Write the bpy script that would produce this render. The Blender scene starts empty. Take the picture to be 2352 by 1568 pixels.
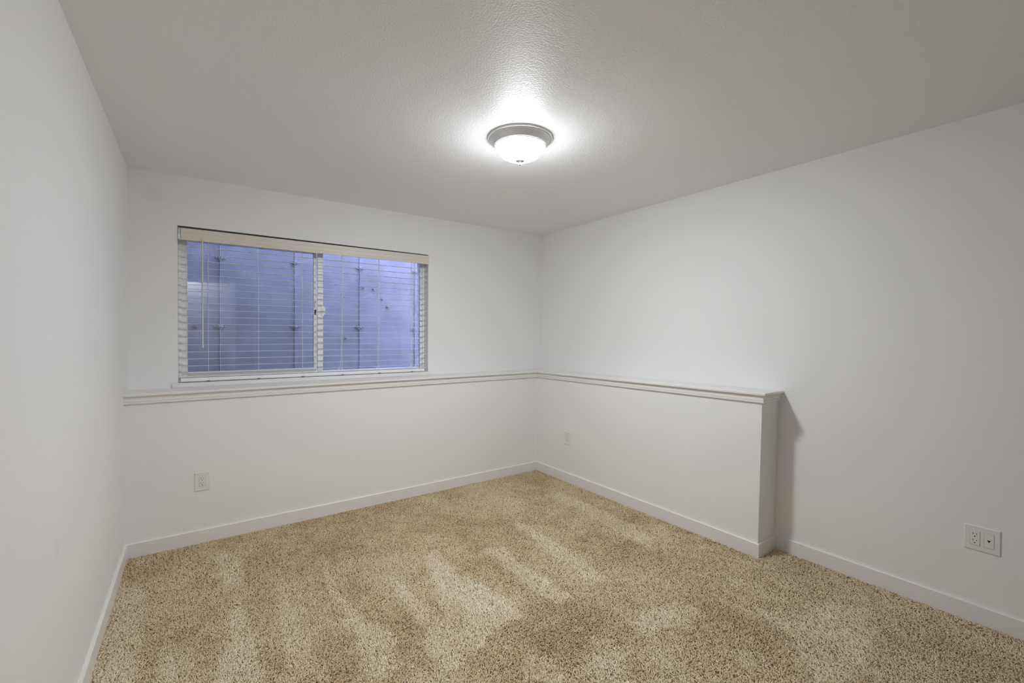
import bpy, bmesh, math
import numpy as np
from mathutils import Matrix, Vector

S = bpy.context.scene
COL = S.collection

# ------------------------------------------------------------------ camera
cd = bpy.data.cameras.new('camera')
cam = bpy.data.objects.new('camera', cd)
COL.objects.link(cam)
CR = (0.8152820, -0.5790401, 0.0052761)
CU = (0.0034520, 0.0139713, 0.9998964)
CF = (0.5790538, 0.8151794, -0.0133894)
CL = (0.35923, -3.55173, 1.36707)
cam.matrix_world = Matrix(((CR[0], CU[0], -CF[0], CL[0]), (CR[1], CU[1], -CF[1], CL[1]),
                           (CR[2], CU[2], -CF[2], CL[2]), (0, 0, 0, 1)))
cd.sensor_width = 36.0
cd.lens = 1021.2165 / 2352 * 36.0
cd.clip_start = 0.01
S.camera = cam

# ------------------------------------------------------------------ world, exposure
w = bpy.data.worlds.new('dusk_sky')
S.world = w
w.use_nodes = True
bg = w.node_tree.nodes['Background']
bg.inputs['Color'].default_value = (0.51, 0.57, 1.0, 1)
bg.inputs['Strength'].default_value = 4.7
S.view_settings.view_transform = 'Standard'
S.view_settings.look = 'None'
S.view_settings.exposure = 2.32
S.view_settings.gamma = 1.0
S.view_settings.use_curve_mapping = False
try:
    S.cycles.use_denoising = True
    S.cycles.max_bounces = 9
    S.cycles.diffuse_bounces = 6
    S.cycles.transparent_max_bounces = 16
except Exception:
    pass
LAMP = 70.0

# hallway ceiling lamp behind the open doorway
hl = bpy.data.lights.new('hall_lamp', 'POINT')
hl.energy = 4.2
hl.color = (0.95, 0.97, 1.0)
hl.shadow_soft_size = 0.12
ho = bpy.data.objects.new('hall_lamp', hl)
COL.objects.link(ho)
ho.location = (0.25, -4.72, 2.36)

# ------------------------------------------------------------------ materials
def mat(name, col, rough=0.5, metal=0.0, spec=0.5, bumps=(), emit=None):
    """bumps: list of (scale, detail, strength, distance)"""
    m = bpy.data.materials.new(name)
    m.use_nodes = True
    nt = m.node_tree
    b = nt.nodes['Principled BSDF']
    b.inputs['Base Color'].default_value = (*col, 1)
    b.inputs['Roughness'].default_value = rough
    b.inputs['Metallic'].default_value = metal
    b.inputs['Specular IOR Level'].default_value = spec
    if emit:
        b.inputs['Emission Color'].default_value = (*emit[0], 1)
        b.inputs['Emission Strength'].default_value = emit[1]
    prev = None
    if bumps:
        g = nt.nodes.new('ShaderNodeNewGeometry')
    for sc, det, st, dist in bumps:
        n = nt.nodes.new('ShaderNodeTexNoise')
        n.inputs['Scale'].default_value = sc
        n.inputs['Detail'].default_value = det
        nt.links.new(g.outputs['Position'], n.inputs['Vector'])
        bp = nt.nodes.new('ShaderNodeBump')
        bp.inputs['Strength'].default_value = st
        bp.inputs['Distance'].default_value = dist
        nt.links.new(n.outputs['Fac'], bp.inputs['Height'])
        if prev:
            nt.links.new(prev.outputs['Normal'], bp.inputs['Normal'])
        prev = bp
    if prev:
        nt.links.new(prev.outputs['Normal'], b.inputs['Normal'])
    return m

def smudge(m, spots, amount=0.09):
    """faint handling marks on the paint: (centre, radius)"""
    nt = m.node_tree
    b = nt.nodes['Principled BSDF']
    base = tuple(b.inputs['Base Color'].default_value)
    g = nt.nodes.new('ShaderNodeNewGeometry')
    acc = None
    for c, r in spots:
        v = nt.nodes.new('ShaderNodeVectorMath'); v.operation = 'DISTANCE'
        v.inputs[1].default_value = c
        nt.links.new(g.outputs['Position'], v.inputs[0])
        mr = nt.nodes.new('ShaderNodeMapRange'); mr.interpolation_type = 'SMOOTHSTEP'
        mr.inputs['From Min'].default_value = 0.2 * r
        mr.inputs['From Max'].default_value = r
        mr.inputs['To Min'].default_value = amount
        mr.inputs['To Max'].default_value = 0
        nt.links.new(v.outputs['Value'], mr.inputs['Value'])
        if acc is None:
            acc = mr.outputs['Result']
        else:
            a = nt.nodes.new('ShaderNodeMath'); a.operation = 'ADD'
            nt.links.new(acc, a.inputs[0]); nt.links.new(mr.outputs['Result'], a.inputs[1])
            acc = a.outputs[0]
    mx = nt.nodes.new('ShaderNodeMix'); mx.data_type = 'RGBA'
    mx.inputs['A'].default_value = base
    mx.inputs['B'].default_value = (0.30, 0.29, 0.28, 1)
    nt.links.new(acc, mx.inputs['Factor'])
    nt.links.new(mx.outputs['Result'], b.inputs['Base Color'])

M = {}
M['wall'] = mat('wall_paint', (0.85, 0.845, 0.835), 0.6, spec=0.35, bumps=[(150, 2, 0.10, 0.002)])
smudge(M['wall'], [((0.0, -1.597, 0.684), 0.05), ((0.138, 0.2325, 2.292), 0.09)])
M['ceiling'] = mat('ceiling_texture', (0.87, 0.87, 0.87), 0.47, spec=0.36,
                   bumps=[(125, 3, 0.60, 0.0028), (280, 2, 0.25, 0.001)])
M['trim'] = mat('trim_enamel', (0.82, 0.805, 0.79), 0.38, spec=0.5)
M['vinyl'] = mat('window_vinyl', (0.90, 0.90, 0.90), 0.35)
M['blind'] = mat('blind_white', (0.90, 0.89, 0.88), 0.4)
M['valance'] = mat('valance_cream', (0.74, 0.69, 0.62), 0.42)
M['wand'] = mat('wand_cream', (0.72, 0.67, 0.62), 0.35)
M['cord'] = mat('cord_white', (0.80, 0.79, 0.80), 0.8)
M['plate'] = mat('plate_plastic', (0.80, 0.785, 0.77), 0.3)
M['slot'] = mat('slot_dark', (0.015, 0.014, 0.013), 0.6)
M['nickel'] = mat('brushed_nickel', (0.84, 0.84, 0.86), 0.36, metal=0.35)
M['finial'] = mat('finial_nickel', (0.36, 0.36, 0.36), 0.6, metal=0.2, spec=0.3)
M['clip'] = mat('clip_plastic', (0.62, 0.64, 0.66), 0.15)
M['backing'] = mat('carpet_backing', (0.40, 0.30, 0.18), 0.95, spec=0.1)
M['gravel'] = mat('well_gravel', (0.25, 0.25, 0.25), 0.95, bumps=[(60, 4, 1.0, 0.02)])
M['rear'] = mat('rear_wall_dimmed', (0.38, 0.375, 0.37), 0.6)  # darker than the room walls, to dim bounce light near the camera
M['gap_shade'] = mat('headrail_gap_shade', (0.03, 0.03, 0.03), 0.6)  # near-black colour stands in for the shade in the gap above the valance
M['door'] = mat('casing_enamel', (0.85, 0.85, 0.84), 0.35)

# lit frosted dome
dm = bpy.data.materials.new('frosted_dome_lit'); dm.use_nodes = True
b = dm.node_tree.nodes['Principled BSDF']
b.inputs['Base Color'].default_value = (0.9, 0.9, 0.9, 1)
b.inputs['Roughness'].default_value = 0.25
b.inputs['Emission Color'].default_value = (0.90, 0.95, 1.0, 1)
b.inputs['Emission Strength'].default_value = LAMP
nt = dm.node_tree
b.inputs['Base Color'].default_value = (0.3, 0.3, 0.3, 1)
tc = nt.nodes.new('ShaderNodeTexCoord'); sp = nt.nodes.new('ShaderNodeSeparateXYZ')
mr = nt.nodes.new('ShaderNodeMapRange')
mr.inputs['From Min'].default_value = -.0415; mr.inputs['From Max'].default_value = -.119
pw = nt.nodes.new('ShaderNodeMath'); pw.operation = 'POWER'; pw.inputs[1].default_value = 2.0
ma = nt.nodes.new('ShaderNodeMath'); ma.operation = 'MULTIPLY_ADD'
ma.inputs[1].default_value = LAMP*.95; ma.inputs[2].default_value = LAMP*.05
nt.links.new(tc.outputs['Object'], sp.inputs[0]); nt.links.new(sp.outputs['Z'], mr.inputs['Value'])
nt.links.new(mr.outputs['Result'], pw.inputs[0]); nt.links.new(pw.outputs[0], ma.inputs[0])
nt.links.new(ma.outputs[0], b.inputs['Emission Strength'])
M['dome'] = dm

# glass pane
gm = bpy.data.materials.new('window_glass'); gm.use_nodes = True
nt = gm.node_tree
nt.nodes.clear()
o_ = nt.nodes.new('ShaderNodeOutputMaterial')
tr = nt.nodes.new('ShaderNodeBsdfTransparent'); tr.inputs['Color'].default_value = (0.95, 0.97, 0.98, 1)
gl = nt.nodes.new('ShaderNodeBsdfGlossy'); gl.inputs['Roughness'].default_value = 0.0
fr = nt.nodes.new('ShaderNodeFresnel'); fr.inputs['IOR'].default_value = 1.5
mx = nt.nodes.new('ShaderNodeMixShader')
nt.links.new(fr.outputs[0], mx.inputs[0]); nt.links.new(tr.outputs[0], mx.inputs[1])
nt.links.new(gl.outputs[0], mx.inputs[2]); nt.links.new(mx.outputs[0], o_.inputs['Surface'])
M['glass'] = gm

# board-formed concrete
cm = mat('poured_concrete', (0.42, 0.41, 0.41), 0.9, spec=0.2, bumps=[(14, 6, 0.5, 0.004), (90, 5, 0.4, 0.002)])
nt = cm.node_tree
g = nt.nodes.new('ShaderNodeNewGeometry')
n = nt.nodes.new('ShaderNodeTexNoise'); n.inputs['Scale'].default_value = 5; n.inputs['Detail'].default_value = 8
cr = nt.nodes.new('ShaderNodeValToRGB')
cr.color_ramp.elements[0].position = 0.3; cr.color_ramp.elements[0].color = (0.20, 0.19, 0.20, 1)
cr.color_ramp.elements[1].position = 0.75; cr.color_ramp.elements[1].color = (0.27, 0.262, 0.27, 1)
vo = nt.nodes.new('ShaderNodeTexVoronoi'); vo.inputs['Scale'].default_value = 26
vr = nt.nodes.new('ShaderNodeMath'); vr.operation = 'LESS_THAN'; vr.inputs[1].default_value = 0.06
mixc = nt.nodes.new('ShaderNodeMix'); mixc.data_type = 'RGBA'
mixc.inputs['B'].default_value = (0.12, 0.115, 0.12, 1)
nt.links.new(g.outputs['Position'], n.inputs['Vector']); nt.links.new(g.outputs['Position'], vo.inputs['Vector'])
nt.links.new(n.outputs['Fac'], cr.inputs['Fac']); nt.links.new(vo.outputs['Distance'], vr.inputs[0])
nt.links.new(cr.outputs['Color'], mixc.inputs['A']); nt.links.new(vr.outputs[0], mixc.inputs['Factor'])
nt.links.new(mixc.outputs['Result'], nt.nodes['Principled BSDF'].inputs['Base Color'])
M['concrete'] = cm

# carpet pile: colour from the per-strand tone attribute, brushed-lay sheen painted in
pm = mat('carpet_yarn', (0.5, 0.4, 0.25), 0.9, spec=0.15)
nt = pm.node_tree
at = nt.nodes.new('ShaderNodeAttribute'); at.attribute_name = 'tone'
cr = nt.nodes.new('ShaderNodeValToRGB')
e = cr.color_ramp.elements
e[0].position = 0.0; e[0].color = (0.62, 0.43, 0.25, 1)
e[1].position = 1.0; e[1].color = (0.98, 0.87, 0.66, 1)
k = e.new(0.5); k.color = (0.87, 0.70, 0.47, 1)
nt.links.new(at.outputs['Fac'], cr.inputs['Fac'])
nt.links.new(cr.outputs['Color'], nt.nodes['Principled BSDF'].inputs['Base Color'])
M['yarn'] = pm

# ------------------------------------------------------------------ mesh helpers
def link(name, me, m, parent=None, smooth=None, bevel=0):
    o = bpy.data.objects.new(name, me)
    COL.objects.link(o)
    if m is not None:
        me.materials.append(M[m])
    if parent is not None:
        o.parent = parent
    if smooth is not None:
        for p in me.polygons:
            p.use_smooth = True
        me.set_sharp_from_angle(angle=math.radians(smooth))
    if bevel:
        bv = o.modifiers.new('bevel', 'BEVEL')
        bv.width = bevel; bv.segments = 2; bv.limit_method = 'ANGLE'; bv.angle_limit = math.radians(50)
    return o

def mesh(verts, faces):
    me = bpy.data.meshes.new('m')
    me.from_pydata([tuple(v) for v in verts], [], faces)
    me.validate(); me.update()
    bm = bmesh.new(); bm.from_mesh(me)
    bmesh.ops.recalc_face_normals(bm, faces=bm.faces)
    bm.to_mesh(me); bm.free()
    return me

def boxes(bs):
    """bs: list of (x0,x1,y0,y1,z0,z1)"""
    V, Fc = [], []
    for x0, x1, y0, y1, z0, z1 in bs:
        i = len(V)
        V += [(x0, y0, z0), (x1, y0, z0), (x1, y1, z0), (x0, y1, z0), (x0, y0, z1), (x1, y0, z1), (x1, y1, z1), (x0, y1, z1)]
        Fc += [(i, i+3, i+2, i+1), (i+4, i+5, i+6, i+7), (i, i+1, i+5, i+4), (i+1, i+2, i+6, i+5), (i+2, i+3, i+7, i+6), (i+3, i, i+4, i+7)]
    return mesh(V, Fc)

def box(name, b, m, parent=None, bevel=0):
    return link(name, boxes([b]), m, parent, bevel=bevel)

def hexa(bot, top):
    """prism between two equally long rings of points"""
    n = len(bot)
    V = list(bot) + list(top)
    Fc = [tuple(range(n))[::-1], tuple(range(n, 2*n))]
    Fc += [(i, (i+1) % n, n + (i+1) % n, n + i) for i in range(n)]
    return mesh(V, Fc)

def sweep(path, profile, closed_ends=True):
    """profile (o, dz) swept along plan points (x, y, z, nx, ny); n is the outward mitre vector"""
    V, Fc = [], []
    n = len(profile)
    for (x, y, z, nx, ny) in path:
        for o, dz in profile:
            V.append((x + nx*o, y + ny*o, z + dz))
    for i in range(len(path)-1):
        for j in range(n):
            a = i*n + j; c = i*n + (j+1) % n
            Fc.append((a, c, c+n, a+n))
    if closed_ends:
        Fc.append(tuple(range(n)))
        Fc.append(tuple(range((len(path)-1)*n, len(path)*n))[::-1])
    return mesh(V, Fc)

def lathe(profile, seg=72):
    V, Fc = [], []
    for r, z in profile:
        if r < 1e-6:
            V.append((0, 0, z)); continue
        for k in range(seg):
            a = 2*math.pi*k/seg
            V.append((r*math.cos(a), r*math.sin(a), z))
    idx = []; i = 0
    for r, z in profile:
        if r < 1e-6:
            idx.append([i]); i += 1
        else:
            idx.append(list(range(i, i+seg))); i += seg
    for a, c in zip(idx[:-1], idx[1:]):
        for k in range(seg):
            k2 = (k+1) % seg
            if len(a) == 1 and len(c) == 1: continue
            if len(a) == 1: Fc.append((a[0], c[k], c[k2]))
            elif len(c) == 1: Fc.append((a[k], c[0], a[k2]))
            else: Fc.append((a[k], c[k], c[k2], a[k2]))
    return mesh(V, Fc)

def tube(pts, r, seg=8):
    V, Fc = [], []
    pts = [Vector(p) for p in pts]
    for i, p in enumerate(pts):
        t = (pts[min(i+1, len(pts)-1)] - pts[max(i-1, 0)]).normalized()
        a = t.cross(Vector((0, 1, 0)))
        if a.length < 0.1: a = t.cross(Vector((1, 0, 0)))
        a.normalize(); c = t.cross(a).normalized()
        for k in range(seg):
            th = 2*math.pi*k/seg
            V.append(p + a*math.cos(th)*r + c*math.sin(th)*r)
    for i in range(len(pts)-1):
        for k in range(seg):
            k2 = (k+1) % seg
            Fc.append((i*seg+k, i*seg+k2, (i+1)*seg+k2, (i+1)*seg+k))
    Fc.append(tuple(range(seg))[::-1]); Fc.append(tuple(range((len(pts)-1)*seg, len(pts)*seg)))
    return mesh(V, Fc)

def empty(name, loc=(0, 0, 0), rz=0.0):
    o = bpy.data.objects.new(name, None)
    o.empty_display_size = 0.1
    o.location = loc; o.rotation_euler = (0, 0, rz)
    COL.objects.link(o)
    return o

def tag(o, label=None, cat=None, group=None, kind=None):
    if label: o['label'] = label
    if cat: o['category'] = cat
    if group: o['group'] = group
    if kind: o['kind'] = kind
    return o

def struct(o, label=None, cat=None):
    return tag(o, label, cat, kind='structure')

# ------------------------------------------------------------------ room shell
W, R, D, L = 3.1982, 3.4245, 0.2325, -2.1995
WL, LT = 3.2013, -0.018          # pony wall: face at its free end, lean of that end
RY = -3.565                      # rear wall face
HL0, HL1, HL2 = 0.9994, 1.0074, 1.0226   # ledge top heights: left, corner, free end
ZB = 0.0834                      # baseboard top
BT = 0.013

struct(box('floor', (-0.12, R+0.12, -5.1, 0.6, -0.10, -0.010), 'backing'),
       'carpet backing of the bedroom floor under the beige pile', 'floor')

# ceiling, very slightly out of level as in the photograph
def ceil_z(x, y):
    u = x/R; v = (D-y)/(D+3.5)
    return (2.44*(1-u)+2.4533*u)*(1-v) + (2.4423*(1-u)+2.4348*u)*v
NX, NY = 8, 10
V, Fc = [], []
ys = np.linspace(0.45, -3.7, NY+1); xs = np.linspace(-0.05, R+0.05, NX+1)
for y in ys:
    for x in xs:
        V.append((x, y, ceil_z(min(max(x, 0), R), min(y, D))))
nb = len(V)
for y in ys:
    for x in xs:
        V.append((x, y, 2.62))
for j in range(NY):
    for i in range(NX):
        a = j*(NX+1)+i
        Fc.append((a, a+1, a+NX+2, a+NX+1)); Fc.append((nb+a, nb+a+NX+1, nb+a+NX+2, nb+a+1))
def rim(i, j): return j*(NX+1)+i
for i in range(NX):
    for j in (0, NY): Fc.append((rim(i, j), rim(i+1, j), nb+rim(i+1, j), nb+rim(i, j)))
for j in range(NY):
    for i in (0, NX): Fc.append((rim(i, j), rim(i, j+1), nb+rim(i, j+1), nb+rim(i, j)))
struct(link('ceiling', mesh(V, Fc), 'ceiling', smooth=30), 'textured pale grey ceiling around the dome lamp', 'ceiling')

struct(box('wall_left', (-0.12, 0, RY-0.02, 0.45, -0.1, 2.6), 'wall'), 'white painted wall at the left of the window', 'wall')
struct(box('wall_right', (R, R+0.12, RY-0.02, 0.45, -0.1, 2.6), 'wall'), 'long white painted wall on the right', 'wall')

# back wall with window opening
OX0, OX1, OZ0, OZ1 = 0.258, 2.100, 1.030, 2.103
WY = 0.42
V, Fc = [], []
pts = [(0, 0.9), (R, 0.9), (R, 2.6), (0, 2.6), (OX0, OZ0), (OX1, OZ0), (OX1, OZ1), (OX0, OZ1)]
for y in (D, WY):
    V += [(x, y, z) for x, z in pts]
for k in range(4):
    a, c = k, (k+1) % 4
    Fc.append((a, c, 4+c, 4+a)); Fc.append((8+a, 12+a, 12+c, 8+c))
    Fc.append((4+a, 4+c, 12+c, 12+a)); Fc.append((a, 8+a, 8+c, c))
wb = struct(link('wall_back', mesh(V, Fc), 'wall', bevel=0), 'white upper back wall around the window', 'wall')
# exterior backing below the upper wall
struct(link('wall_back_lower', hexa([(0, -0.004, -0.1), (W, 0, -0.1), (W, D+.19, -0.1), (0, D+.19, -0.1)],
       [(0, -0.004, HL0-.012), (W, 0, HL1-.012), (W, D, HL1-.012), (0, D, HL0-.012)]), 'wall'),
       'thicker lower back wall standing proud under the window ledge', 'wall')
zt = lambda y: HL1 + (HL2-HL1)*(-y/2.2) - .012
struct(link('wall_right_lower', hexa([(W, D, -0.1), (W, 0, -0.1), (WL, L, -0.1), (R, L, -0.1), (R, D, -0.1)],
       [(W, D, zt(0)), (W, 0, zt(0)), (WL, L+LT, zt(L)), (R, L+LT, zt(L)), (R, D, zt(0))]), 'wall', bevel=0.002),
       'thicker lower right wall ending in a square return', 'wall')

# rear wall with the doorway the camera stands in, hallway behind
DX0, DX1, DZ = 0.06, 0.80, 2.12
struct(link('wall_rear', boxes([(0, DX0, RY-.12, RY, -.1, 2.6), (DX1, R, RY-.12, RY, -.1, 2.6), (DX0, DX1, RY-.12, RY, DZ, 2.6)]), 'rear'),
       'rear wall with the doorway, darkened to cut bounce light', 'wall')
struct(link('trim_4', boxes([(DX1-.004, DX1+.04, RY, RY+.012, -.01, DZ+.045), (DX0-.045, DX0+.004, RY, RY+.012, -.01, DZ+.045),
       (DX0+.004, DX1-.004, RY, RY+.012, DZ-.004, DZ+.045)]), 'door'), 'white casing around the rear doorway', 'trim')
struct(link('wall_hall', boxes([(-1.1, 2.3, -5.2, -5.05, -.1, 2.6), (-1.1, -1.0, -5.05, RY-.12, -.1, 2.6), (2.2, 2.3, -5.05, RY-.12, -.1, 2.6),
       (-1.0, 0, RY-.12, RY-.02, -.1, 2.6), (-1.1, 2.3, -5.2, RY-.13, 2.6, 2.7)]), 'wall'), 'white hallway walls behind the doorway', 'wall')
struct(box('floor_hall', (-1.1, -0.12, -5.1, RY-.02, -.1, -.013), 'backing'), 'hallway floor beside the doorway', 'floor')

# ------------------------------------------------------------------ baseboards
def board(name, x0, y0, x1, y1, nx, ny, label, m0=(0, 0), m1=(0, 0)):
    """board along a wall line, (nx, ny) points into the room; m0, m1 shift the outer corners for mitres"""
    prof = [(0, 0), (1, 0), (1, ZB-.0025), (1-.0025/BT, ZB), (0, ZB)]
    V = []
    for (x, y, m_) in ((x0, y0, m0), (x1, y1, m1)):
        for o, z in prof:
            V.append((x + nx*BT*o + m_[0]*BT*o, y + ny*BT*o + m_[1]*BT*o, z if z > 0 else -0.013))
    n = len(prof)
    Fc = [(j, (j+1) % n, n+(j+1) % n, n+j) for j in range(n)] + [tuple(range(n)), tuple(range(n, 2*n))[::-1]]
    return struct(link(name, mesh(V, Fc), 'trim'), label, 'baseboard')
board('baseboard_left', 0, RY, 0, -0.004, 1, 0, 'white baseboard along the left wall', m1=(0, -1))
board('baseboard_back', 0, -0.004, W, 0, 0, -1, 'white baseboard under the window wall', m0=(1, 0), m1=(-1, 0))
board('baseboard_right_lower', W, 0, WL, L, -1, 0, 'white baseboard along the ledged lower right wall', m0=(0, -1), m1=(0, -1))
board('baseboard_return', WL, L, R, L, 0, -1, 'short white baseboard on the shaded wall end', m0=(-1, 0), m1=(-1, 0))
board('baseboard_right', R, L, R, RY, -1, 0, 'white baseboard along the open right wall', m0=(0, -1))
board('baseboard_rear', DX1+.04, RY, R, RY, 0, 1, 'white baseboard along the rear wall', m1=(-1, 0))

# ------------------------------------------------------------------ ledge cap and crown
EY = L+LT
OV = 0.0268
def ledge_path(o):
    """inner line of a moulding of reach 1 (mitre vectors)"""
    return [(0, -0.004, HL0, 0, -1), (W, 0, HL1, -1, -1), (WL, EY, HL2, -1, -1), (R, EY, HL2, 0, -1)]
# cap board: top sheet to the walls plus a nosed edge
nose = [(0, 0), (OV-.003, 0), (OV, -.003), (OV, -.014), (OV-.003, -.017), (0, -.017)]
capm = sweep(ledge_path(1), nose)
capo = struct(link('trim_1', capm, 'trim', smooth=20), 'white ledge cap running round the corner over the lower walls', 'ledge')
V = [(0, -.004, HL0), (W, 0, HL1), (WL, EY, HL2), (R, EY, HL2), (R, D, HL1), (0, D, HL0)]
V2 = [(x, y, z-.012) for x, y, z in V]
me = mesh(V+V2, [(0, 1, 4, 5), (1, 2, 3, 4), (11, 10, 7, 6), (10, 9, 8, 7), (0, 6, 7, 1), (1, 7, 8, 2), (2, 8, 9, 3), (3, 9, 10, 4), (4, 10, 11, 5), (5, 11, 6, 0)])
link('ledge_board', me, 'trim', capo)
crown = [(0, -.017), (.013, -.017), (.0135, -.022), (.011, -.028), (.010, -.036), (.0115, -.044), (.0118, -.047), (.0085, -.0485), (.0085, -.051),
         (.0125, -.0525), (.0125, -.061), (.0105, -.064), (0, -.064)]
struct(link('trim_2', sweep(ledge_path(1), crown), 'trim', smooth=25), 'stepped white moulding tucked beneath the ledge cap', 'moulding')
# sill board
def zl(x): return HL0 + (HL1-HL0)*x/W
SX0, SX1 = 0.226, 2.135
sb = hexa([(SX0, .219, zl(SX0)), (SX1, .219, zl(SX1)), (SX1, .33, zl(SX1)), (SX0, .33, zl(SX0))],
          [(SX0, .219, 1.0275), (SX1, .219, 1.0315), (SX1, .33, 1.0315), (SX0, .33, 1.0275)])
struct(link('trim_3', sb, 'trim', bevel=.003), 'white window sill board resting on the ledge', 'sill')

# ------------------------------------------------------------------ window
def ring(x0, x1, z0, z1, l, r, bt, tp, y0, y1):
    return [(x0, x0+l, y0, y1, z0, z1), (x1-r, x1, y0, y1, z0, z1), (x0+l, x1-r, y0, y1, z0, z0+bt), (x0+l, x1-r, y0, y1, z1-tp, z1)]
win = link('window_1', boxes(ring(OX0, OX1, OZ0, OZ1, .051, .036, .036, .05, .335, .405)), 'vinyl', bevel=.002)
struct(win, 'white vinyl sliding window behind the blind', 'window')
link('frame_lip', boxes(ring(OX0, OX1, OZ0, OZ1, .018, .016, .018, .02, .322, .335)), 'vinyl', win, bevel=.0015)
link('meeting_stile', boxes([(1.1675, 1.2095, .325, .347, OZ0+.036, OZ1-.05)]), 'vinyl', win, bevel=.002)
sash = link('sash', boxes(ring(.309, 1.1665, 1.066, 2.053, .0, .0235, .029, .03, .352, .378)[1:]), 'vinyl', win, bevel=.0015)
for y in (.359, .371):
    link('pane', boxes([(.309, 1.1435, y, y+.003, 1.094, 2.03)]), 'glass', sash)
for y in (.344, .356):
    link('pane', boxes([(1.209, 2.064, y, y+.003, 1.0655, 2.053)]), 'glass', win)
# thumb latch: half-round lever on the meeting stile
V = []
for y in (.318, .3245):
    for k in range(13):
        t = k/12
        z = 1.5175 + .090*t
        x = 1.2085 + .0175*math.sin(math.pi*t)**0.75
        V.append((x, y, z))
    V.append((1.196, y, 1.600)); V.append((1.196, y, 1.525))
n = 15
Fc = [tuple(range(n)), tuple(range(n, 2*n))[::-1]] + [(i, (i+1) % n, n+(i+1) % n, n+i) for i in range(n)]
link('latch', mesh(V, Fc), 'vinyl', win, smooth=30)
link('latch_keeper', boxes([(1.148, 1.150, .3505, .352, 1.585, 1.630), (1.1485, 1.160, .3505, .352, 1.528, 1.570), (1.150, 1.160, .3505, .352, 1.628, 1.632)]), 'slot', sash)

# ------------------------------------------------------------------ blind
bl = empty('window_blind', (1.17, .245, 1.035))
tag(bl, 'white horizontal slat blind with cream valance, lowered with slats open over the window', 'window blind')
off = Vector((1.17, .245, 1.035))
def bpart(name, me, m, **k):
    me.transform(Matrix.Translation(-off))
    return link(name, me, m, bl, **k)
# valance with shallow reeded face
VX0, VX1, VZ0, VZ1 = .2755, 2.1035, 2.0085, 2.0885
prof = [(VZ0, .2265), (VZ0+.004, .2235), (VZ0+.012, .2235), (VZ0+.015, .2255), (VZ0+.024, .2262), (VZ0+.027, .2245), (VZ0+.044, .2245), (VZ0+.047, .2262),
        (VZ0+.052, .2262), (VZ0+.056, .2245), (VZ1-.006, .2245), (VZ1, .2275), (VZ1, .230), (VZ0, .230)]
V, Fc = [], []
for x in (VX0, VX1):
    V += [(x, y, z + (0.006 if x > 1 else 0)) for z, y in prof]
n = len(prof)
Fc = [tuple(range(n)), tuple(range(n, 2*n))[::-1]] + [(i, (i+1) % n, n+(i+1) % n, n+i) for i in range(n)]
bpart('valance', mesh(V, Fc), 'valance', smooth=15)
bpart('headrail', boxes([(.272, 2.088, .238, .290, 2.050, 2.092)]), 'gap_shade')
bpart('valance_clip', boxes([(.2605, .2745, .228, .250, 2.045, 2.088)]), 'clip', bevel=.002)
bpart('headrail_bracket', boxes([(.2600, .2735, .229, .292, 2.012, 2.046)]), 'nickel', bevel=.001)
# slats
SY0, SY1 = .240, .267
def slat_mesh(z0, z1, x0, x1):
    ym = (SY0+SY1)/2; t = .0014
    V = []
    for x, z in ((x0, z0), (x1, z1)):
        for y, dz in ((SY0, 0), (ym, .0010), (SY1, 0), (SY1, t), (ym, t+.0010), (SY0, t)):
            V.append((x, y, z+dz))
    n = 6
    return mesh(V, [tuple(range(n)), tuple(range(n, 2*n))[::-1]] + [(i, (i+1) % n, n+(i+1) % n, n+i) for i in range(n)])
zs = [1.9710 - .0486*i for i in range(19)] + [1.0700, 1.0650]
sm = slat_mesh(-.0011, -.0011, .273-1.17, 2.086-1.17)
sm.transform(Matrix.Translation((0, -off.y, 0)))
sm.materials.append(M['blind'])
for z in zs:
    o = bpy.data.objects.new('slat', sm); COL.objects.link(o); o.parent = bl
    o.location = (0, 0, z - off.z)
bpart('bottom_rail', boxes([(.272, 2.066, .234, .280, 1.0375, 1.0615)]), 'blind', bevel=.003)
CX = [.4285, .738, 1.040, 1.341, 1.6465, 1.942]
for i, x in enumerate(CX):
    bpart('ladder_cord', tube([(x, SY0-.0015, 2.03), (x, SY0-.0015, 1.062)], .0010, 6), 'cord')
    bpart('ladder_cord', tube([(x+.002, SY1+.0015, 2.03), (x+.002, SY1+.0015, 1.062)], .0008, 6), 'cord')
    bpart('rail_plug', boxes([(x-.010, x+.010, .2325, .236, 1.0352, 1.0395)]), 'slot')
# loose lift-cord tails near the right-hand ladders
for x, dx in ((1.341, -.034), (1.6465, -.016), (1.942, -.008)):
    P = [(x-.004, SY0-.004, 2.02), (x-.005, SY0-.004, 1.60), (x-.010, SY0-.004, 1.30), (x-.016, SY0-.004, 1.130)]
    for k in range(1, 9):
        t = k/8
        P.append((x-.016 + dx*t**1.6 + .006*math.sin(math.pi*t), SY0-.005, 1.130 - .066*t))
    bpart('lift_cord', tube(P, .0015, 6), 'cord')
wnd = bpart('tilt_wand', tube([(.397, .220, 2.030), (.397, .219, 1.272)], .0043, 6), 'wand')
bpart('wand_tip', tube([(.397, .219, 1.290), (.397, .219, 1.2705)], .0052, 8), 'wand')

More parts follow.
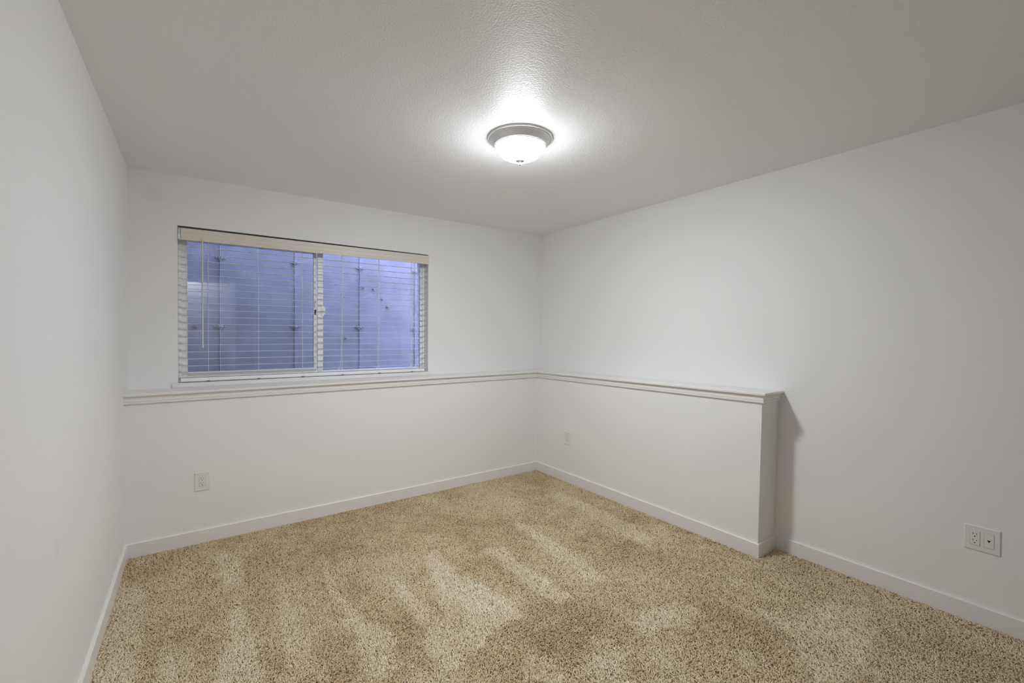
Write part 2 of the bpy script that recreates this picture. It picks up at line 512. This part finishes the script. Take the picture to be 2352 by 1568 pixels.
# ------------------------------------------------------------------ ceiling lamp
LX, LY = 1.807, -1.581
LZ = ceil_z(LX, LY)
lamp = empty('ceiling_light', (LX, LY, LZ))
tag(lamp, 'lit frosted dome flush-mount lamp with brushed nickel pan on the ceiling', 'ceiling lamp')
pan = [(0, -.001), (.1785, -.001), (.1785, -.005), (.1755, -.0085), (.1705, -.009), (.1695, -.006), (.1675, -.006), (.1670, -.0115), (.1640, -.0145),
       (.1600, -.0175), (.1550, -.0235), (.1510, -.0305), (.1480, -.0350), (.1455, -.0368), (.1440, -.0400), (.1405, -.0430), (.1375, -.0440), (.1360, -.0465), (.1330, -.0465), (.1320, -.043), (.1300, -.024), (0, -.024)]
link('base_pan', lathe(pan, 96), 'nickel', lamp, smooth=35)
dome = [(.1315, -.040)]
for k in range(0, 19):
    a = math.radians(90*k/18)
    dome.append((.1315*math.cos(a)**0.92 if k < 18 else 0, -.0415 - .0775*math.sin(a)))
link('glass_dome', lathe(dome, 72), 'dome', lamp, smooth=60)
fin = [(0, -.1150), (.0235, -.1168), (.0255, -.1195), (.0245, -.1235), (.0160, -.1270), (.0095, -.1290), (.0070, -.1315), (.0070, -.1340), (.0085, -.1365), (.0090, -.1395), (.0075, -.1430), (.0040, -.1455), (0, -.1465)]
link('finial', lathe(fin, 32), 'finial', lamp, smooth=50)

# ------------------------------------------------------------------ outlets
def plate(parent, wd, ht, holes, m='plate'):
    """bevelled cover plate with rectangular openings; local x along wall, -y into room"""
    V, Fc = [], []
    t = .0055; bv = .0024
    for (hx, hz, y) in ((wd/2, ht/2, 0), (wd/2, ht/2, -t+.0018), (wd/2-bv, ht/2-bv, -t)):
        V += [(-hx, y, -hz), (hx, y, -hz), (hx, y, hz), (-hx, y, hz)]
    Fc += [(0, 1, 2, 3)]
    for r_ in (0, 4):
        for k in range(4):
            Fc.append((r_+k, r_+(k+1) % 4, r_+4+(k+1) % 4, r_+4+k))
    Fc.append((8, 9, 10, 11))
    return link('cover_plate', mesh(V, Fc), m, parent)

def receptacle(parent, cx=0.0):
    ins = link('receptacle', boxes([(cx-.0165, cx+.0165, -.0075, -.002, -.0335, .0335)]), 'plate', parent, bevel=.0012)
    # dark joint between plate and insert
    link('joint', boxes([(cx-.0176, cx+.0176, -.0058, -.004, -.0346, .0346)]), 'joint', ins)
    for zc in (.0165, -.0145):
        link('slot', boxes([(cx-.0075, cx-.0055, -.0078, -.005, zc, zc+.0085)]), 'slot', ins)
        link('slot', boxes([(cx+.0050, cx+.0070, -.0078, -.005, zc+.001, zc+.0075)]), 'slot', ins)
        P = []
        for k in range(12):
            a = 2*math.pi*k/12
            P.append((.0027*math.cos(a), max(.0027*math.sin(a), -.0022)))
        V = [(cx-.0004+x, y, zc-.0085+z) for y in (-.0078, -.005) for x, z in P]
        n = 12
        link('ground_hole', mesh(V, [tuple(range(n)), tuple(range(n, 2*n))[::-1]] + [(i, (i+1) % n, n+(i+1) % n, n+i) for i in range(n)]), 'slot', ins)
    return ins
M['joint'] = mat('joint_grey', (0.42, 0.41, 0.40), 0.7)
def outlet(name, loc, rz, wd, ht, label, cat):
    e_ = empty(name, loc, rz)
    tag(e_, label, cat)
    plate(e_, wd, ht, None)
    return e_
o1 = outlet('wall_outlet', (.3880, -.0035, .4000), 0, .080, .122, 'white two-socket wall outlet low on the back wall under the window', 'outlet')
receptacle(o1)
o2 = outlet('wall_outlet', (3.1987, -.4600, .4085), math.radians(-90), .079, .122, 'white wall outlet on the ledged lower right wall near the room corner', 'outlet')
receptacle(o2)
o3 = outlet('outlet_plate', (R, -3.1330, .4035), math.radians(-90), .121, .117, 'wide two-gang white plate with outlet and data jack on the right wall', 'outlet')
receptacle(o3, -.0235)
di = link('data_insert', boxes([(.0235-.0165, .0235+.0165, -.0070, -.002, -.0335, .0335)]), 'plate', o3, bevel=.0012)
link('joint', boxes([(.0235-.0176, .0235+.0176, -.0058, -.004, -.0346, .0346)]), 'joint', di)
P = [(-.0060, .0050), (.0056, .0050), (.0056, .0022), (.0026, -.0008), (.0014, -.0048), (-.0014, -.0048), (-.0030, -.0008), (-.0060, .0022)]
V = [(.0235+x, y, -.001+z) for y in (-.0073, -.004) for x, z in P]
n = len(P)
link('data_jack', mesh(V, [tuple(range(n)), tuple(range(n, 2*n))[::-1]] + [(i, (i+1) % n, n+(i+1) % n, n+i) for i in range(n)]), 'slot', di)

# ------------------------------------------------------------------ window well outside
rng = np.random.default_rng(7)
CY = 1.2
well = link('retaining_wall', boxes([(-.1, 4.2, CY, CY+.25, -.6, 2.75)]), 'concrete')
tag(well, 'poured concrete window well wall outside behind the blind', 'wall')
well['kind'] = 'structure'
struct(box('wall_well_end', (-.35, .10, .42, CY+.25, -.6, 3.4), 'concrete'), 'unseen concrete end wall of the window well, kept high for shade', 'wall')  # out of view; its height makes the concrete darker to the left
struct(box('ground_well', (.0, 4.2, .40, CY, -.6, .35), 'gravel'), 'gravel floor of the window well', 'ground')
struct(box('shade_slab', (-.3, 1.30, .48, 1.7, 3.25, 3.35), 'concrete'), 'added slab, out of view, shading the left part of the window well', 'added slab')  # added overhead to block sky light from the left side of the well
struct(box('wall_outside', (-.3, R+.3, WY+.002, WY+.06, 2.11, 2.9), 'concrete'), 'outer face of the house above the window', 'wall')
SEAM = [.534, 1.142, 1.762, 2.379, 2.99]
for x in SEAM:
    zz = np.linspace(-.5, 2.74, 60)
    V = []
    for z in zz:
        r1 = .0045 + .0050*rng.random(); j = .0012*rng.standard_normal()
        V += [(x-.0045+j, CY+.002, z), (x+j, CY-r1, z), (x+.004+j, CY+.002, z)]
    Fc = []
    for i in range(len(zz)-1):
        for k in range(2):
            a = 3*i+k
            Fc.append((a, a+1, a+4, a+3))
    link('seam_ridge', mesh(V, Fc), 'concrete', well)
def tie(x, z, s=1.0):
    bm = bmesh.new()
    bmesh.ops.create_icosphere(bm, subdivisions=3, radius=1)
    for v in bm.verts:
        c = v.co
        f = 1 + .35*math.sin(5*c.x+3*x*7)*math.cos(6*c.z+z) + .25*rng.standard_normal()*.6
        v.co = Vector((c.x*.024*s*f, c.y*.016*f, c.z*.019*s*f))
    # spatter wings to both sides
    for sx in (-1, 1):
        r_ = bmesh.ops.create_icosphere(bm, subdivisions=2, radius=1)
        for v in r_['verts']:
            c = v.co; f = 1 + .3*rng.standard_normal()
            v.co = Vector((sx*.032*s + c.x*.014*s*f, c.y*.007*f, c.z*.007*f + .004*rng.standard_normal()))
    me = bpy.data.meshes.new('m'); bm.to_mesh(me); bm.free()
    me.transform(Matrix.Translation((x, CY-.002, z)))
    return link('form_tie', me, 'concrete', well)
for x, z in ((.534, 2.046), (1.142, 2.063), (1.765, 2.066), (2.380, 2.078)):
    tie(x, z, .9)
for x, z in ((.358, 1.430), (.532, 1.432), (1.141, 1.442), (1.756, 1.443), (2.377, 1.427), (2.99, 1.43)):
    tie(x, z, 1.0 if x > .4 else .7)
for x, z, s in ((1.80, 1.86, .3), (1.905, 1.85, .3), (2.06, 1.67, .38), (1.62, 1.33, .25), (2.0, 1.75, .2)):
    tie(x, z, s)

# ------------------------------------------------------------------ carpet pile
POLY = [
(1.0,[(0.0, -0.3), (0.13, -0.5), (0.16, -1.16), (0.16, -1.3), (0.14, -1.8), (0.0, -1.8), (0.0, -0.68)]),
(1.0,[(0.51, -0.84), (0.55, -1.05), (0.57, -1.34), (0.58, -1.51), (0.56, -1.58), (0.55, -1.9), (0.41, -1.9), (0.41, -1.48), (0.45, -1.22), (0.48, -1.06)]),
(0.6,[(0.73, -0.83), (0.74, -1.27), (0.78, -1.56), (0.78, -1.73), (0.62, -1.62), (0.66, -1.51), (0.67, -1.21)]),
(1.0,[(0.99, -0.69), (0.98, -1.15), (0.99, -1.35), (1.05, -1.48), (1.08, -1.67), (1.03, -1.77), (0.95, -1.83), (0.91, -1.75), (0.93, -1.59), (0.94, -1.44), (0.95, -0.98)]),
(1.0,[(1.26, -1.05), (1.29, -1.42), (1.32, -1.65), (1.26, -1.71), (1.22, -1.6), (1.22, -1.31)]),
(1.0,[(1.57, -0.91), (1.58, -1.24), (1.66, -1.59), (1.69, -1.82), (1.54, -1.83), (1.35, -1.89), (1.23, -1.94), (1.19, -1.93), (1.16, -1.83), (1.19, -1.7), (1.34, -1.6), (1.43, -1.29)]),
(1.0,[(1.85, -1.14), (1.97, -1.18), (1.95, -1.5), (1.97, -1.84), (1.85, -1.86), (1.83, -1.57)]),
(0.8,[(2.24, -0.92), (2.31, -1.07), (2.3, -1.45), (2.23, -1.88), (2.12, -1.83), (2.17, -1.44)]),
(0.7,[(2.81, -0.59), (2.96, -0.62), (2.97, -1.15), (2.89, -1.66), (2.72, -1.79), (2.79, -1.19)]),
(0.7,[(0.45, -0.21), (0.58, -0.37), (0.56, -0.75), (0.47, -0.65)]),
(0.6,[(0.22, -0.98), (0.27, -1.13), (0.3, -1.39), (0.24, -1.35), (0.24, -1.18)]),
(0.6,[(1.83, -2.13), (1.88, -2.3), (1.73, -2.4), (1.64, -2.26)]),
(0.6,[(1.56, -2.03), (1.6, -2.14), (1.55, -2.27), (1.39, -2.16)]),
(0.7,[(2.66, -2.44), (2.7, -2.6), (3.02, -2.64), (3.14, -2.79), (2.84, -2.9), (2.46, -2.91), (2.35, -2.83), (2.55, -2.69)]),
(0.7,[(1.75, -2.22), (1.84, -2.33), (1.71, -2.38), (1.6, -2.3)]),
(0.7,[(2.38, -2.19), (2.44, -2.33), (2.26, -2.33), (2.02, -2.25), (2.06, -2.15)]),
]
def smooth_noise(x, y, cell, seed):
    r = np.random.default_rng(seed).random((80, 80))
    u = x/cell + 11.3; v = y/cell + 40.7
    i = np.floor(u).astype(int); j = np.floor(v).astype(int)
    fu = u-i; fv = v-j
    fu = fu*fu*(3-2*fu); fv = fv*fv*(3-2*fv)
    i %= 79; j %= 79
    return (r[i, j]*(1-fu)+r[i+1, j]*fu)*(1-fv) + (r[i, j+1]*(1-fu)+r[i+1, j+1]*fu)*fv
def inside(px, py, poly):
    c = np.zeros(len(px), bool)
    n = len(poly)
    for i in range(n):
        x0, y0 = poly[i]; x1, y1 = poly[(i+1) % n]
        if y0 == y1: continue
        cond = ((y0 > py) != (y1 > py)) & (px < (x1-x0)*(py-y0)/(y1-y0)+x0)
        c ^= cond
    return c

rng = np.random.default_rng(3)
def scatter(dens, x0, x1, y0, y1):
    n = int(dens*(x1-x0)*(y1-y0))
    return rng.random(n)*(x1-x0)+x0, rng.random(n)*(y1-y0)+y0
DMAX = 47000
X, Y = scatter(DMAX, BT-.004, R-BT+.004, RY, 0)
ok = ~((X > W-BT+.004) & (Y > L-BT+.004)) & (Y < -BT+.002)
X, Y = X[ok], Y[ok]
dist = np.hypot(X-CL[0], Y-CL[1])
dens = np.interp(dist, [0, 1.25, 1.5, 2.2, 3.0, 3.6, 5.0], [.08, .10, .90, .88, .60, .45, .36])
ok = rng.random(len(X)) < dens
X, Y, dist, dens = X[ok], Y[ok], dist[ok], dens[ok]
N = len(X)
wob = .035
jx = X + rng.standard_normal(N)*.012 + (smooth_noise(X, Y, .07, 5)-.5)*wob
jy = Y + rng.standard_normal(N)*.012 + (smooth_noise(X, Y, .07, 6)-.5)*wob*1.5
light = np.zeros(N)
for wgt, poly in POLY:
    light = np.maximum(light, wgt*inside(jx, jy, poly))
nz = .5*smooth_noise(X, Y*.8, .28, 8) + .3*smooth_noise(X, Y, .11, 9) + .2*smooth_noise(X, Y, .05, 10)
mood = np.clip(.80*light + 1.5*(nz-.5) - .02, -.7, 1.0)       # -: brushed towards the camera, +: away
clump = smooth_noise(X, Y, .016, 12)
tone = np.clip(.40 + .50*mood + .08*(clump-.5) + .06*rng.standard_normal(N), 0, 1)  # mood term puts the sheen of the brushed lay into the colour too
# strand geometry: three-sided tapering yarn tip, bent over
az = rng.random(N)*2*np.pi
lean = .0060 + .0060*rng.random(N)
lx = np.cos(az)*lean; ly = np.sin(az)*lean + mood*.0062
h = .0095 + .0022*rng.random(N) + .0008*(clump-.5) - .0010*np.abs(mood)
r0 = (.0022 + .0006*rng.random(N))/np.clip(dens/.9, .35, 1)**.45
zb = -.0098
ang = rng.random(N)*2*np.pi
near = np.ones(N, bool)
def ring_(sel, f, px, py, pz, rot):
    a = ang[sel][:, None] + rot + np.arange(3)[None, :]*2*np.pi/3
    rr = r0[sel][:, None]*f
    return np.stack([px[:, None]+np.cos(a)*rr, py[:, None]+np.sin(a)*rr, np.broadcast_to(pz[:, None], a.shape)], -1)
def tipv(sel):
    return np.stack([X[sel]+lx[sel]*1.15, Y[sel]+ly[sel]*1.15, zb+h[sel]], -1)[:, None, :]
fr_ = ~near
nN, nF = int(near.sum()), int(fr_.sum())
VN = np.concatenate([ring_(near, .9, X[near], Y[near], np.full(nN, zb), 0),
                     ring_(near, 1.0, X[near]+lx[near]*.38, Y[near]+ly[near]*.38, zb+h[near]*.68, .5), tipv(near)], axis=1)
VF = np.concatenate([ring_(fr_, 1.25, X[fr_], Y[fr_], np.full(nF, zb), 0), tipv(fr_)], axis=1)
VN[:, :, 1] = np.minimum(VN[:, :, 1], -BT-.002); VF[:, :, 1] = np.minimum(VF[:, :, 1], -BT-.002)
co = np.concatenate([VN.reshape(-1, 3), VF.reshape(-1, 3)]).astype(np.float32)
pat = np.array([0, 1, 4, 3, 1, 2, 5, 4, 2, 0, 3, 5, 3, 4, 6, 4, 5, 6, 5, 3, 6])
patF = np.array([0, 1, 3, 1, 2, 3, 2, 0, 3])
loops = np.concatenate([((np.arange(nN)*7)[:, None]+pat).reshape(-1), ((np.arange(nF)*4)[:, None]+nN*7+patF).reshape(-1)]).astype(np.int32)
st = np.concatenate([((np.arange(nN)*21)[:, None]+np.array([0, 4, 8, 12, 15, 18])).reshape(-1), ((np.arange(nF)*9)[:, None]+nN*21+np.array([0, 3, 6])).reshape(-1)]).astype(np.int32)
me = bpy.data.meshes.new('carpet_pile')
me.vertices.add(len(co)); me.vertices.foreach_set('co', co.reshape(-1))
me.loops.add(len(loops)); me.loops.foreach_set('vertex_index', loops)
me.polygons.add(len(st)); me.polygons.foreach_set('loop_start', st)
me.update(calc_edges=True)
me.polygons.foreach_set('use_smooth', np.ones(len(st), bool))
at = me.attributes.new('tone', 'FLOAT', 'POINT')
tN = np.repeat(tone[near][:, None], 7, axis=1); tN[:, 6] += .06
tF = np.repeat(tone[fr_][:, None], 4, axis=1); tF[:, 3] += .06
at.data.foreach_set('value', np.clip(np.concatenate([tN.reshape(-1), tF.reshape(-1)]), 0, 1).astype(np.float32))
cp = link('carpet_pile', me, 'yarn')
tag(cp, 'beige twisted carpet pile with vacuum marks covering the whole floor', 'carpet', kind='stuff')
print('strands', N, 'tris', nN*9+nF*3)
